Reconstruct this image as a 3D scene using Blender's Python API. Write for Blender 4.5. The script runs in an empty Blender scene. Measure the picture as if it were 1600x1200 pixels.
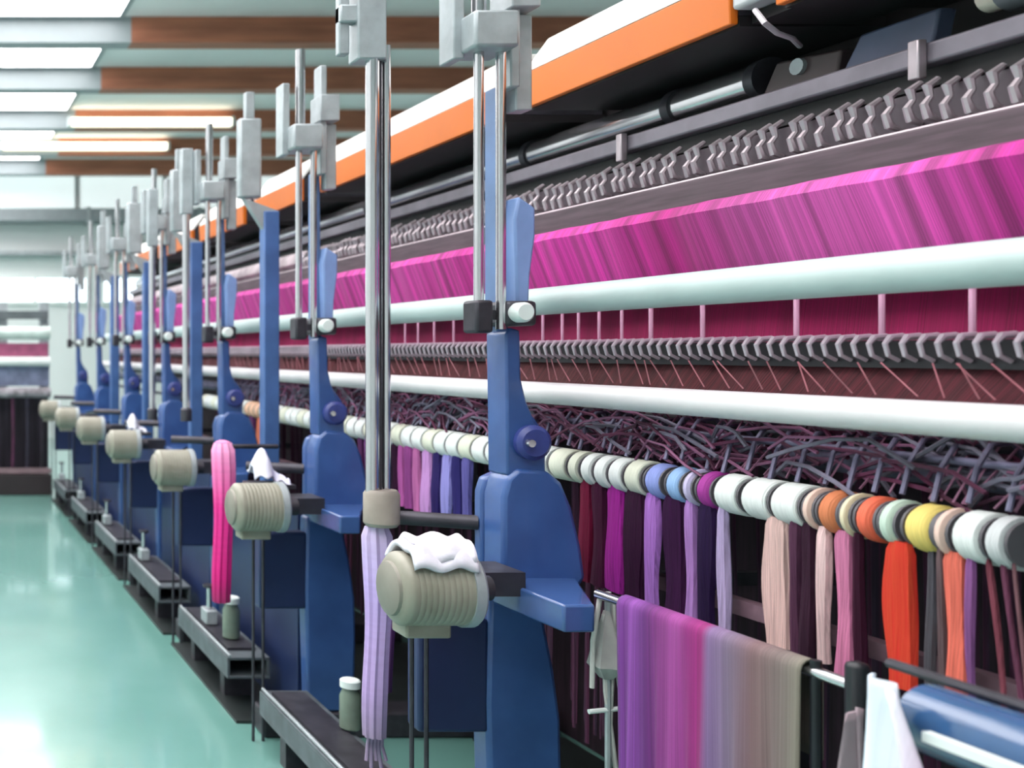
import bpy, math, random
from mathutils import Vector, Matrix
random.seed(7)
SC = bpy.context.scene
COL = SC.collection
PI = math.pi
F = 1600.0           # focal length in pixels of the 1600x1200 picture
VX, VY = -110.0, 551.0   # where the lines along the loom vanish
H = 1.5              # eye height

# ------------------------------------------------------------------ helpers
def at(x, y, Y):            # picture point at distance Y
    return Vector(((x - VX) * Y / F, Y, H - (y - VY) * Y / F))
def on(x, y, X):            # picture point on the vertical plane at lateral distance X
    Y = F * X / (x - VX)
    return Vector((X, Y, H - (y - VY) * Y / F))
def Yx(x, X): return F * X / (x - VX)

def lin(c):
    out = []
    for v in c:
        v /= 255.0
        out.append(v / 12.92 if v <= .04045 else ((v + .055) / 1.055) ** 2.4)
    return (out[0], out[1], out[2], 1.0)

MATS = {}
def mat(name, rgb, rough=.5, metal=0., var=.12, scale=9., bump=0., stretch=(1, 1, 1), rgb2=None, spec=.5, coat=0., sheen=0.):
    if name in MATS: return MATS[name]
    m = bpy.data.materials.new(name); m.use_nodes = True
    nt = m.node_tree; b = nt.nodes['Principled BSDF']
    tc = nt.nodes.new('ShaderNodeTexCoord'); mp = nt.nodes.new('ShaderNodeMapping')
    mp.inputs['Scale'].default_value = stretch
    nz = nt.nodes.new('ShaderNodeTexNoise'); nz.inputs['Scale'].default_value = scale; nz.inputs['Detail'].default_value = 5
    nt.links.new(tc.outputs['Object'], mp.inputs['Vector']); nt.links.new(mp.outputs[0], nz.inputs['Vector'])
    rp = nt.nodes.new('ShaderNodeValToRGB')
    c = lin(rgb); c2 = lin(rgb2) if rgb2 else tuple(v * (1 - var * 2) for v in c[:3]) + (1,)
    rp.color_ramp.elements[0].position = .35; rp.color_ramp.elements[0].color = c2
    rp.color_ramp.elements[1].position = .65; rp.color_ramp.elements[1].color = c
    nt.links.new(nz.outputs['Fac'], rp.inputs['Fac']); nt.links.new(rp.outputs[0], b.inputs['Base Color'])
    b.inputs['Roughness'].default_value = rough; b.inputs['Metallic'].default_value = metal
    b.inputs['Specular IOR Level'].default_value = spec
    if coat: b.inputs['Coat Weight'].default_value = coat; b.inputs['Coat Roughness'].default_value = .08
    if sheen: b.inputs['Sheen Weight'].default_value = sheen
    if bump:
        bp = nt.nodes.new('ShaderNodeBump'); bp.inputs['Strength'].default_value = bump; bp.inputs['Distance'].default_value = .01
        nt.links.new(nz.outputs['Fac'], bp.inputs['Height']); nt.links.new(bp.outputs[0], b.inputs['Normal'])
    MATS[name] = m
    return m

def emis(name, rgb, s):
    m = bpy.data.materials.new(name); m.use_nodes = True
    b = m.node_tree.nodes['Principled BSDF']
    b.inputs['Base Color'].default_value = lin(rgb); b.inputs['Emission Color'].default_value = lin(rgb)
    b.inputs['Emission Strength'].default_value = s
    return m

def ramp_mat(name, stops, axis, lo, hi, rough=.75, fine=300., fine_amt=.25, shear=0., bump=.4, mid=30., mid_amt=.3):
    """threads: colour stops along one axis of the object, broken up by fine thread noise"""
    m = bpy.data.materials.new(name); m.use_nodes = True
    nt = m.node_tree; b = nt.nodes['Principled BSDF']; L = nt.links.new
    tc = nt.nodes.new('ShaderNodeTexCoord'); sp = nt.nodes.new('ShaderNodeSeparateXYZ')
    L(tc.outputs['Object'], sp.inputs[0])
    sh = nt.nodes.new('ShaderNodeMath'); sh.operation = 'MULTIPLY_ADD'
    L(sp.outputs['Z'], sh.inputs[0]); sh.inputs[1].default_value = shear; L(sp.outputs[axis], sh.inputs[2])
    mr = nt.nodes.new('ShaderNodeMapRange'); mr.inputs[1].default_value = lo; mr.inputs[2].default_value = hi
    L(sh.outputs[0], mr.inputs[0])
    rp = nt.nodes.new('ShaderNodeValToRGB'); L(mr.outputs[0], rp.inputs[0])
    e = rp.color_ramp.elements
    e[0].position = stops[0][0]; e[0].color = lin(stops[0][1]); e[1].position = stops[-1][0]; e[1].color = lin(stops[-1][1])
    for p, c in stops[1:-1]:
        n = e.new(p); n.color = lin(c)
    col = rp.outputs[0]; fac = None
    for sc, amt in ((fine, fine_amt), (mid, mid_amt)):
        nz = nt.nodes.new('ShaderNodeTexNoise'); nz.noise_dimensions = '1D'
        nz.inputs['Scale'].default_value = sc; nz.inputs['Detail'].default_value = 3
        L(sh.outputs[0], nz.inputs['W'])
        m2 = nt.nodes.new('ShaderNodeMapRange'); m2.inputs[1].default_value = .3; m2.inputs[2].default_value = .7
        m2.inputs[3].default_value = 1 - amt; m2.inputs[4].default_value = 1 + amt
        L(nz.outputs['Fac'], m2.inputs[0])
        mx = nt.nodes.new('ShaderNodeMix'); mx.data_type = 'RGBA'; mx.blend_type = 'MULTIPLY'; mx.inputs['Factor'].default_value = 1
        L(col, mx.inputs[6]); L(m2.outputs[0], mx.inputs[7]); col = mx.outputs[2]
        if fac is None: fac = nz.outputs['Fac']
    L(col, b.inputs['Base Color']); b.inputs['Roughness'].default_value = rough
    b.inputs['Sheen Weight'].default_value = .05
    bp = nt.nodes.new('ShaderNodeBump'); bp.inputs['Strength'].default_value = bump; bp.inputs['Distance'].default_value = .004
    L(fac, bp.inputs['Height']); L(bp.outputs[0], b.inputs['Normal'])
    return m

class MB:
    def __init__(s): s.v = []; s.f = []
    def add(s, vs, fs):
        o = len(s.v); s.v += [Vector(v) for v in vs]; s.f += [[i + o for i in f] for f in fs]; return s
    def box(s, x0, x1, y0, y1, z0, z1):
        return s.add([(x0, y0, z0), (x1, y0, z0), (x1, y1, z0), (x0, y1, z0), (x0, y0, z1), (x1, y0, z1), (x1, y1, z1), (x0, y1, z1)],
                     [(0, 3, 2, 1), (4, 5, 6, 7), (0, 1, 5, 4), (1, 2, 6, 5), (2, 3, 7, 6), (3, 0, 4, 7)])
    def prism(s, pts, y0, y1, axis='Y'):
        """polygon of (a, b) pairs swept between two values of the third axis"""
        n = len(pts)
        A = sum(pts[i][0] * pts[(i + 1) % n][1] - pts[(i + 1) % n][0] * pts[i][1] for i in range(n))
        if A < 0: pts = pts[::-1]
        if axis == 'Y': vs = [(p[0], y0, p[1]) for p in pts] + [(p[0], y1, p[1]) for p in pts]
        elif axis == 'X': vs = [(y0, p[0], p[1]) for p in pts] + [(y1, p[0], p[1]) for p in pts]
        else: vs = [(p[0], p[1], y0) for p in pts] + [(p[0], p[1], y1) for p in pts]
        fs = [list(range(n)), list(range(2 * n - 1, n - 1, -1))]
        fs += [[i, i + n, (i + 1) % n + n, (i + 1) % n] for i in range(n)]
        if axis in 'XZ': fs = [f[::-1] for f in fs]
        return s.add(vs, fs)
    def path(s, pts, r, n=12, cap=True, flat=1., lobes=0, amp=0.):
        """tube along a list of points; r a number or a list"""
        P = [Vector(p) for p in pts]; m = len(P)
        R = r if isinstance(r, (list, tuple)) else [r] * m
        vs = []; up = None
        for i in range(m):
            t = (P[min(i + 1, m - 1)] - P[max(i - 1, 0)]).normalized()
            if up is None:
                a = Vector((0, 1, 0)) if abs(t.y) < .8 else Vector((0, 0, 1))
                up = (a - t * a.dot(t)).normalized()
            else:
                up = (up - t * up.dot(t)).normalized()
            sd = t.cross(up)
            for k in range(n):
                th = 2 * PI * k / n
                q = R[i] * (1 + amp * math.sin(lobes * th))
                vs.append(P[i] + up * math.cos(th) * q + sd * math.sin(th) * q * flat)
        fs = [[i * n + k, i * n + (k + 1) % n, (i + 1) * n + (k + 1) % n, (i + 1) * n + k] for i in range(m - 1) for k in range(n)]
        if cap: fs += [list(range(n))[::-1], list(range((m - 1) * n, m * n))]
        return s.add(vs, fs)
    def tube(s, a, b, r, n=16): return s.path([a, b], r, n)
    def lathe(s, c, axis, prof, n=24):
        """prof: (distance along axis, radius) pairs from centre c"""
        ax = Vector(axis).normalized(); q = Vector((0, 0, 1)) if abs(ax.z) < .9 else Vector((1, 0, 0))
        u = ax.cross(q).normalized(); w = ax.cross(u); vs = []; m = len(prof)
        for d, r in prof:
            r = max(r, 1e-4)
            for k in range(n):
                th = 2 * PI * k / n
                vs.append(Vector(c) + ax * d + (u * math.cos(th) + w * math.sin(th)) * r)
        fs = [[i * n + k, i * n + (k + 1) % n, (i + 1) * n + (k + 1) % n, (i + 1) * n + k] for i in range(m - 1) for k in range(n)]
        fs += [list(range(n))[::-1], list(range((m - 1) * n, m * n))]
        return s.add(vs, fs)
    def grid(s, fn, nu, nv, thick=0.):
        vs = [fn(i / nu, j / nv) for j in range(nv + 1) for i in range(nu + 1)]
        fs = [[j * (nu + 1) + i, j * (nu + 1) + i + 1, (j + 1) * (nu + 1) + i + 1, (j + 1) * (nu + 1) + i] for j in range(nv) for i in range(nu)]
        return s.add(vs, fs)
    def build(s, name, m, parent=None, bevel=0., solid=0., origin=None, smooth=True):
        if parent is not None: o = world(parent)
        elif origin is not None: o = Vector(origin)
        else:
            xs = [v.x for v in s.v]; ys = [v.y for v in s.v]; zs = [v.z for v in s.v]
            o = Vector(((min(xs) + max(xs)) / 2, (min(ys) + max(ys)) / 2, min(zs)))
        me = bpy.data.meshes.new(name); me.from_pydata([v - o for v in s.v], [], s.f); me.update()
        if m: me.materials.append(m)
        if smooth:
            me.polygons.foreach_set('use_smooth', [True] * len(me.polygons)); me.set_sharp_from_angle(angle=math.radians(38))
        ob = bpy.data.objects.new(name, me); COL.objects.link(ob)
        if parent is not None: ob.parent = parent
        else: ob.location = o
        if solid:
            md = ob.modifiers.new('thickness', 'SOLIDIFY'); md.thickness = solid; md.offset = 0
        if bevel:
            md = ob.modifiers.new('bevel', 'BEVEL'); md.width = bevel; md.segments = 2; md.limit_method = 'ANGLE'
        return ob
def world(o):
    v = Vector((0, 0, 0))
    while o is not None: v += o.location; o = o.parent
    return v
def tag(o, label=None, cat=None, group=None, kind=None):
    if label: o['label'] = label
    if cat: o['category'] = cat
    if group: o['group'] = group
    if kind: o['kind'] = kind
    return o
def thing(name, loc, label, cat, group=None):
    o = bpy.data.objects.new(name, None); COL.objects.link(o); o.location = loc; o.empty_display_size = .05
    return tag(o, label, cat, group)
def copy_tree(o, parent=None):
    c = o.copy(); COL.objects.link(c)
    if parent is not None: c.parent = parent
    for ch in list(KIDS.get(o.name, o.children)): copy_tree(ch, c)
    return c
KIDS = {}
def dup(o, dloc, label, group=None):
    c = copy_tree(o); c.location = o.location + Vector(dloc); c['label'] = label
    if group: c['group'] = group
    return c
def struct(o, label=None): o['kind'] = 'structure'; return o

# ------------------------------------------------------------------ materials
M_floor = mat('green_epoxy', (114, 160, 152), .22, var=.05, scale=1.3, rgb2=(104, 152, 143), spec=.6, coat=.6)
M_ceil = mat('ceiling_paint', (236, 238, 240), .8, var=.05, scale=.8)
M_wall = mat('pale_wall', (222, 228, 228), .8, var=.03, scale=.7)
M_wood = mat('brown_beam', (176, 112, 86), .6, var=.18, scale=3, stretch=(.4, 4, 4))
M_grb = mat('beam_glare_and_frame_grey', (150, 160, 164), .6, var=.06, scale=2)
M_blue = mat('loom_blue', (58, 92, 152), .36, var=.08, scale=6, rgb2=(46, 76, 132), coat=.35)
M_dblue = mat('loom_dark_blue', (34, 48, 88), .4, var=.12, scale=6)
M_lblue = mat('loom_pale_blue', (132, 160, 212), .35, var=.08)
M_steel = mat('grey_steel', (172, 180, 184), .42, metal=.3, var=.12, scale=14)
M_dsteel = mat('dark_steel', (72, 70, 78), .45, metal=.5, var=.2, scale=14)
M_chrome = mat('chrome', (206, 204, 208), .16, metal=.95, var=.03)
M_motor = mat('motor_paint', (150, 147, 134), .42, var=.08, scale=10, rgb2=(132, 130, 116))
M_white = mat('white_tube', (228, 234, 232), .38, var=.04, scale=5, rgb2=(214, 224, 222))
M_orange = mat('orange_cover', (212, 108, 26), .35, var=.06, scale=3)
M_lid = mat('lid_glare_white', (250, 248, 244), .4, var=.02)  # skylight caught by the sloping cover tops, put into this white
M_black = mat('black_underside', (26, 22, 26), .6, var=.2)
M_band = mat('grey_brown_plank', (86, 72, 80), .6, var=.2, scale=20, stretch=(4, .3, 4))
M_back = mat('dark_interior', (52, 30, 46), .8, var=.35, scale=8, stretch=(1, 6, .5))
M_hook = mat('hook_steel', (196, 184, 190), .35, metal=.6, var=.2)
M_comb = mat('comb_tip', (214, 198, 210), .35, metal=.3, var=.1)
M_rubber = mat('black_plastic', (24, 26, 34), .45, var=.2)
M_purp = mat('purple_grey_metal', (124, 120, 148), .4, metal=.4, var=.25, scale=25)
M_base = mat('grey_base_paint', (96, 104, 110), .5, metal=.2, var=.2)
M_sky = emis('skylight_glass', (255, 249, 249), 9.0)
M_win = emis('bright_window_glass', (236, 246, 255), 3.2)
M_lamp = emis('warm_tube', (255, 240, 214), 5.0)

# ------------------------------------------------------------------ room
XL, XR, YB, YF, ZC = -3.6, 7.2, -3.0, 18.0, 4.75
struct(MB().box(XL - .2, XR + .2, YB - .2, YF + .2, -.1, 0).build('floor', M_floor))
struct(MB().box(XL - .2, XR + .2, YB - .2, YF + .2, ZC, ZC + .1).build('ceiling', M_ceil))
struct(MB().box(XL - .2, XL, YB, YF, 0, ZC).build('wall_left', M_wall))
struct(MB().box(XR, XR + .2, YB, YF, 0, ZC).build('wall_right', M_wall))
struct(MB().box(XL, XR, YB - .2, YB, 0, ZC).build('wall_back', M_wall))
wf = thing('wall_front', ((XL + XR) / 2, YF, 0), None, None); struct(wf)
MB().box(XL, XR, YF, YF + .2, 0, ZC).build('wall_surface', M_wall, wf)
M_frost = emis('frosted_glass', (226, 238, 238), 1.05)
for i in range(7):
    x0 = XL + .05 + i * 1.54
    w = thing('window_%d' % (30 + i), (x0 + .75, YF, 4.03), None, None); struct(w)
    f_ = MB(); f_.box(x0, x0 + 1.5, YF - .05, YF - .001, 4.0, 4.03); f_.box(x0, x0 + .03, YF - .05, YF - .001, 4.03, 4.72); f_.box(x0 + 1.47, x0 + 1.5, YF - .05, YF - .001, 4.03, 4.72)
    f_.build('window_frame', M_wall, w)
    MB().box(x0 + .03, x0 + 1.47, YF - .03, YF - .002, 4.03, 4.72).build('window_glass', M_frost, w)
# ceiling beams: brown over the loom, glare haze put in as grey over the aisle
beams = [-1.1, .7, 2.5, 4.3, 6.15, 8.05, 9.9, 11.65, 13.7, 15.5, 17.2]
for i, y in enumerate(beams):
    b = thing('trim_%d' % (i + 1), (1.5, y, 4.5), None, None); struct(b)
    MB().box(XL, 1.95, y, y + .22, 4.5, ZC).build('glare_section', M_grb, b)
    MB().box(1.95, XR, y, y + .22, 4.5, ZC).build('brown_section', M_wood, b)
for i in range(len(beams) - 1):
    y0, y1 = beams[i] + .34, beams[i + 1] - .06
    w = thing('window_%d' % (i + 1), (-.7, (y0 + y1) / 2, ZC - .02), None, None); struct(w)
    x0, x1 = -3.2, 1.82
    fr = MB()
    fr.box(x0 - .05, x0, y0, y1, ZC - .03, ZC); fr.box(x1, x1 + .05, y0, y1, ZC - .03, ZC)
    fr.box(x0, x1, y0, y0 + .03, ZC - .03, ZC); fr.box(x0, x1, y1 - .03, y1, ZC - .03, ZC)
    fr.build('window_frame', M_grb, w)
    MB().box(x0, x1, y0 + .03, y1 - .03, ZC - .02, ZC - .004).build('window_glass', M_sky, w)
# far wall windows and duct
for i in range(5):
    x0 = -3.3 + i * 2.1
    w = thing('window_%d' % (20 + i), (x0 + .95, YF, 2.38), None, None); struct(w)
    fr = MB()
    fr.box(x0, x0 + 1.9, YF - .05, YF - .001, 2.34, 2.4); fr.box(x0, x0 + 1.9, YF - .05, YF - .001, 2.8, 2.86)
    for k in range(3): fr.box(x0 + k * .92, x0 + k * .92 + .06, YF - .05, YF - .001, 2.4, 2.8)
    fr.build('window_frame', M_white, w)
    MB().box(x0 + .06, x0 + 1.84, YF - .03, YF - .002, 2.4, 2.8).build('window_glass', M_win, w)
d = thing('ventilation_duct', (1, YF - .4, 3.75), 'long grey ventilation duct running along the far wall under white panels', 'duct')
MB().box(XL + .1, XR - .1, YF - .45, YF - .06, 3.75, 3.98).build('duct_body', mat('duct_grey', (140, 148, 152), .5, var=.06), d, bevel=.02)
for k in range(6): MB().box(-3 + k * 1.9, -2.94 + k * 1.9, YF - .47, YF - .06, 3.73, 4.0).build('duct_flange', M_steel, d)
p = thing('cable_tray', (1, YF - .2, 3.2), 'thin grey cable tray on the far wall below the duct', 'cable tray')
MB().box(XL + .1, XR - .1, YF - .22, YF - .002, 3.2, 3.27).build('tray', M_steel, p)
# warm strip lights on the beams
for nm, xa, xb, yb, z, lab in (('strip_light', 105, 362, 13.7, 4.54, 'longer warm tube light across the ceiling, nearer of the two'),
                              ('strip_light', 0, 262, 15.5, 4.58, 'warm tube light on the far beam, behind the nearer tube light')):
    a = (xa - VX) * yb / F; b = (xb - VX) * yb / F
    t = thing(nm, ((a + b) / 2, yb - .06, z), lab, 'light', 'tube lights at the far end')
    MB().box(a, b, yb - .03, yb - .001, z - .03, z + .09).build('housing', M_white, t)
    MB().tube((a + .03, yb - .09, z + .03), (b - .03, yb - .09, z + .03), .055).build('tube', M_lamp, t)
    for q in (a, b - .04): MB().box(q, q + .04, yb - .15, yb - .03, z - .03, z + .09).build('end_socket', M_white, t)

# ------------------------------------------------------------------ loom frames
Y0, PITCH, NF = 2.70, 1.30, 7
YEND = 10.4
def P(x, y, Y=Y0): q = at(x, y, Y); return (q.x, q.z)
ordn = ['nearest', 'second', 'third', 'fourth', 'fifth', 'sixth', 'seventh']
fr = thing('loom_frame', (1.55, Y0 + .09, 0), 'nearest tall blue loom frame, beside the motor with the white towel', 'machine frame', 'blue frames along the loom')
MB().prism([P(*q) for q in [(776, 935), (776, 775), (784, 745), (800, 730), (845, 733), (868, 752), (884, 790), (898, 850), (905, 900), (880, 935)]], Y0 - .03, Y0 + .07).build('pedestal', M_blue, fr, bevel=.012)
MB().prism([P(*q) for q in [(776, 960), (776, 775), (783, 752), (806, 742), (806, 960)]], Y0 + .075, Y0 + .115).build('pedestal_cheek', M_blue, fr, bevel=.008)
col = [P(760, 930), P(756, 1100), (1.475, .1), (1.655, .1), P(874, 1200), P(872, 1120), P(862, 1045), P(848, 975), P(840, 930)]
MB().prism(col, Y0 - .015, Y0 + .065).build('lower_column', M_blue, fr, bevel=.012)
MB().prism([P(*q) for q in [(786, 742), (785, 640), (783, 522), (790, 512), (806, 516), (808, 592), (816, 625), (830, 660), (846, 690), (846, 742)]], Y0 - .02, Y0 + .075).build('neck', M_blue, fr, bevel=.006)
MB().prism([P(*q) for q in [(812, 742), (815, 610), (832, 640), (850, 664), (856, 700), (854, 742)]], Y0 + .02, Y0 + .05).build('neck_web', mat('web_blue', (56, 84, 150), .4, var=.1), fr, bevel=.006)
hx, hz = P(822, 690)
hub = MB().lathe((hx, Y0 - .045, hz), (0, 1, 0), [(0, 0), (0, .035), (.01, .046), (.07, .046), (.07, 0)]).build('hub', mat('hub_blue', (58, 70, 140), .4), fr)
bx, bz = P(811, 690)
MB().lathe((bx, Y0 - .06, bz), (0, 1, 0), [(0, 0), (0, .010), (.02, .012), (.02, 0)], 10).build('bolt', M_chrome, hub)
MB().prism([P(*q) for q in [(801, 478), (797, 345), (804, 308), (830, 326), (830, 370), (822, 430), (820, 478)]], Y0 - .02, Y0 + .05).build('upper_arm', M_lblue, fr, bevel=.006)
MB().prism([P(*q) for q in [(786, 520), (786, 130), (800, 130), (804, 520)]], Y0 + .03, Y0 + .09).build('back_strip', mat('strip_blue', (92, 122, 168), .4), fr, bevel=.003)
cx, cz = P(793, 492)
MB().box(cx - .03, cx + .05, Y0 - .05, Y0 + .1, cz - .03, cz + .035).build('roller_clamp', M_dsteel, fr, bevel=.01)
MB().lathe((cx, Y0 - .085, cz + .004), (0, 1, 0), [(0, 0), (0, .02), (.008, .026), (.04, .026), (.04, 0)]).build('clamp_collar', M_white, fr)
cx2, cz2 = P(738, 500)
MB().box(cx2 - .022, cx2 + .024, Y0 - .06, Y0 + .01, cz2 - .035, cz2 + .05).build('rod_clamp', M_dsteel, fr, bevel=.008)
MB().box(cx2, cx + .0, Y0 - .03, Y0 + .0, cz2 + .0, cz2 + .025).build('clamp_link', M_dsteel, fr)
for x, r in ((737, .0125), (771, .0125)):
    a = P(x, 80); b = P(x, 515)
    MB().tube((a[0], Y0 - .035, a[1]), (b[0], Y0 - .035, b[1]), r).build('guide_rod', M_chrome, fr)
q0 = P(720, 88); q1 = P(782, 32)
MB().box(q0[0] - .01, q1[0], Y0 - .09, Y0 + .05, q0[1], q1[1]).build('rod_bracket', M_steel, fr, bevel=.008)
tw = MB()
for xa, xb, ya, yb, d0, d1 in ((703, 720, -70, 95, -.02, .06), (788, 803, -110, 140, -.03, .04), (806, 832, 22, 172, .0, .05), (784, 828, -40, 20, -.05, .06)):
    a = P(xa, yb); b = P(xb, ya); tw.box(a[0], b[0], Y0 + d0, Y0 + d1, a[1], b[1])
tw.build('tower', M_steel, fr, bevel=.004)
a = P(738, 28); b = P(758, -150)
MB().tube(((a[0] + b[0]) / 2, Y0, a[1]), ((a[0] + b[0]) / 2, Y0, b[1]), .018).build('tower_rod', M_chrome, fr)
sh = thing  # shelf: tapered box pointing at the aisle end of the frame
zt = .912
s_ = MB().add([(1.477, 2.386, zt - .065), (1.55, 2.386, zt - .065), (1.70, 2.74, zt - .07), (1.477, 2.74, zt - .07),
               (1.477, 2.386, zt), (1.55, 2.386, zt), (1.72, 2.74, zt), (1.477, 2.74, zt)],
              [(0, 3, 2, 1), (4, 5, 6, 7), (0, 1, 5, 4), (1, 2, 6, 5), (2, 3, 7, 6), (3, 0, 4, 7)])
s_.build('shelf_bracket', mat('shelf_blue', (66, 96, 152), .25, coat=.5), fr, bevel=.006)
MB().box(1.285, 1.47, Y0 - .01, Y0 + .06, .5, .80).build('guard_panel', M_dblue, fr, bevel=.01)
for x in (1.25, 1.288): MB().tube((x, Y0 - .045, .0), (x, Y0 - .045, .845), .006, 8).build('stay_rod', M_dsteel, fr)
MB().box(1.30, 2.44, Y0 - .02, Y0 + .12, 0, .1).build('foot', M_dsteel, fr, bevel=.01)
MB().box(1.325, 1.49, Y0 - .14, Y0 + .0, .89, .95).build('motor_mount', M_dsteel, fr)
MB().tube((1.30, 2.9, 1.035), (1.5, 2.8, 1.035), .02).build('side_arm', M_dsteel, fr)
flabs = ['', 'second blue loom frame from the camera, behind the chrome column', 'third blue loom frame from the camera, behind the pink hank',
         'fourth blue loom frame from the camera', 'fifth blue loom frame from the camera',
         'sixth blue loom frame from the camera, one before the last', 'last blue loom frame at the far end of the row']
for k in range(1, NF): dup(fr, (0, PITCH * k, 0), flabs[k])

# motors
mx, my, mz = 1.205, 2.48, .93
mo = thing('electric_motor', (mx, my, mz - .09), 'large grey motor nearest the camera, under the white towel', 'motor', 'grey motors along the loom')
prof = [(-.09, 0), (-.09, .062), (-.084, .078), (-.074, .088)]
x = -.068
while x < .07:
    prof += [(x, .0888), (x + .010, .0888), (x + .0115, .0883), (x + .013, .0883)]; x += .014
prof += [(.078, .088), (.078, 0)]
MB().lathe((mx, my, mz), (1, 0, 0), prof, 32).build('motor_body', M_motor, mo)
MB().lathe((mx, my, mz), (1, 0, 0), [(.074, 0), (.074, .093), (.096, .093), (.102, .088), (.102, 0)], 32).build('flange', M_steel, mo)
MB().lathe((mx, my, mz), (1, 0, 0), [(.10, 0), (.10, .03), (.15, .03), (.15, 0)], 16).build('drive_shaft', M_dsteel, mo)
MB().lathe((mx - .088, my, mz), (-1, 0, 0), [(0, 0), (0, .066), (.008, .064), (.014, .05), (.015, 0)], 24).build('fan_cover', mat('fan_cover', (140, 136, 126), .5), mo)
MB().box(mx - .06, mx + .05, my - .02, my + .06, mz - .118, mz - .08).build('terminal_box', M_motor, mo, bevel=.006)
mlabs = ['', 'second grey motor from the camera, right of the pink hank', 'third grey motor from the camera, left of the pink hank',
         'fourth grey motor from the camera, beyond the pink hank', 'fifth grey motor from the camera', 'sixth grey motor from the camera', 'farthest grey motor, beside the last blue frame']
for k in range(1, NF): dup(mo, (0, PITCH * k, 0), mlabs[k])

# chrome lifting column beside the nearest frame
LX, LY = 1.25, 2.857
lc = thing('lifting_column', (LX, LY, 1.0), 'tall chrome lifting column left of the nearest blue frame', 'column')
def pl(x, y): q = at(x, y, LY); return q
a = pl(582, 92); b = pl(582, 775)
MB().tube((a.x, LY, a.z), (b.x, LY, b.z), .0185, 24).build('main_tube', M_chrome, lc)
a = pl(606, 70); b = pl(606, 775)
MB().tube((a.x, LY + .01, a.z), (b.x, LY + .01, b.z), .0115, 16).build('side_tube', M_chrome, lc)
a = pl(594, 80)
MB().box(a.x - .005, a.x + .005, LY, LY + .02, b.z, a.z).build('link_strip', M_dsteel, lc)
a = pl(596, 822); b = pl(596, 765)
MB().lathe((a.x, LY, a.z), (0, 0, 1), [(0, 0), (0, .04), (.01, .048), (b.z - a.z - .012, .048), (b.z - a.z, .04), (b.z - a.z, 0)], 24).build('base_fitting', mat('fitting_beige', (160, 150, 140), .5, var=.15), lc)
a = pl(555, 95); b = pl(600, -80)
up = MB().box(a.x, b.x, LY - .02, LY + .05, a.z, b.z); c = pl(530, 85); up.box(c.x, c.x + .03, LY, LY + .03, c.z, b.z)
up.box(c.x, b.x, LY - .01, LY + .03, 2.42, 2.47)
up.build('upper_housing', M_steel, lc, bevel=.005)
# further slim chrome columns seen between the far frames
for i, (x, yt, yb, Yd, lab) in enumerate(((291, 335, 640, 5.35, 'slim chrome column left of the third blue frame'), (238, 385, 640, 6.1, 'slim chrome column left of the fourth blue frame'))):
    q = at(x, yt, Yd); q2 = at(x, yb, Yd)
    o = thing('slim_column', (q.x, Yd, q2.z), lab, 'column', 'slim chrome columns between the far frames')
    MB().tube((q.x, Yd, q2.z), (q.x, Yd, q.z), .02, 12).build('tube', M_chrome, o)
    MB().lathe((q.x, Yd, q2.z), (0, 0, 1), [(-.06, 0), (-.06, .03), (0, .03), (.01, .02), (.01, 0)], 12).build('base_fitting', M_dsteel, o)
    MB().box(q.x - .03, q.x + .03, Yd - .03, Yd + .03, q.z, q.z + .34).build('cap', M_steel, o, bevel=.005)

sp_ = thing('side_post', (1.55, 4.65, 0), 'slim blue post with grey head, left of the second blue frame', 'post')
MB().box(1.51, 1.58, 4.62, 4.69, 0, 2.14).build('post', mat('post_blue', (70, 104, 160), .4), sp_, bevel=.006)
MB().box(1.40, 1.50, 4.62, 4.68, 2.2, 2.56).build('head', M_steel, sp_, bevel=.01)
MB().box(1.43, 1.47, 4.63, 4.67, 2.56, 2.68).build('head_pin', M_steel, sp_, bevel=.004)
MB().prism([(1.42, 2.2), (1.58, 2.14), (1.58, 2.06), (1.51, 2.06)], 4.63, 4.67).build('head_arm', M_steel, sp_)
for k in range(1, 6):
    y0, y1 = Y0 + PITCH * k + .12, Y0 + PITCH * (k + 1) - .06
    t = thing('machine_guard', (1.49, (y0 + y1) / 2, 0), ['navy guard screen beside the pink hank, right behind the second frame', 'navy guard screen between the third and fourth blue frames', 'navy guard screen between the fourth and fifth blue frames', 'navy guard screen between the fifth and sixth blue frames', 'farthest navy guard screen, before the last blue frame'][k - 1], 'panel', 'navy guard panels along the loom')
    MB().box(1.48, 1.50, y0, y1, .0, .86).build('sheet', M_dblue, t, bevel=.004)
    for yy in (y0 + .05, y1 - .08): MB().box(1.485, 1.52, yy, yy + .03, .1, .86).build('stud', M_dsteel, t)
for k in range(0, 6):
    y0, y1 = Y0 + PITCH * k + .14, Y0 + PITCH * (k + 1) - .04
    o = MB().box(2.1 if k == 0 else 1.24, 2.455, y0, y1, .001, .012).build('shadow_sheet', mat('shadow_dark', (40, 48, 48), .45, var=.25, scale=3))  # added dark sheet that draws the loom's shadow on the floor
    tag(o, 'dark sheet drawn as shadow on the floor between the %s and %s blue frames' % (ordn[k], ordn[k + 1]), 'tray', 'shadow sheets under the loom')
for k in range(1, 4):
    dup(sp_, (0, PITCH * k, 0), 'slim blue post with grey head, left of the %s blue frame' % ordn[k + 1], 'slim blue posts between the frames')
sp_['group'] = 'slim blue posts between the frames'

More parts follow.
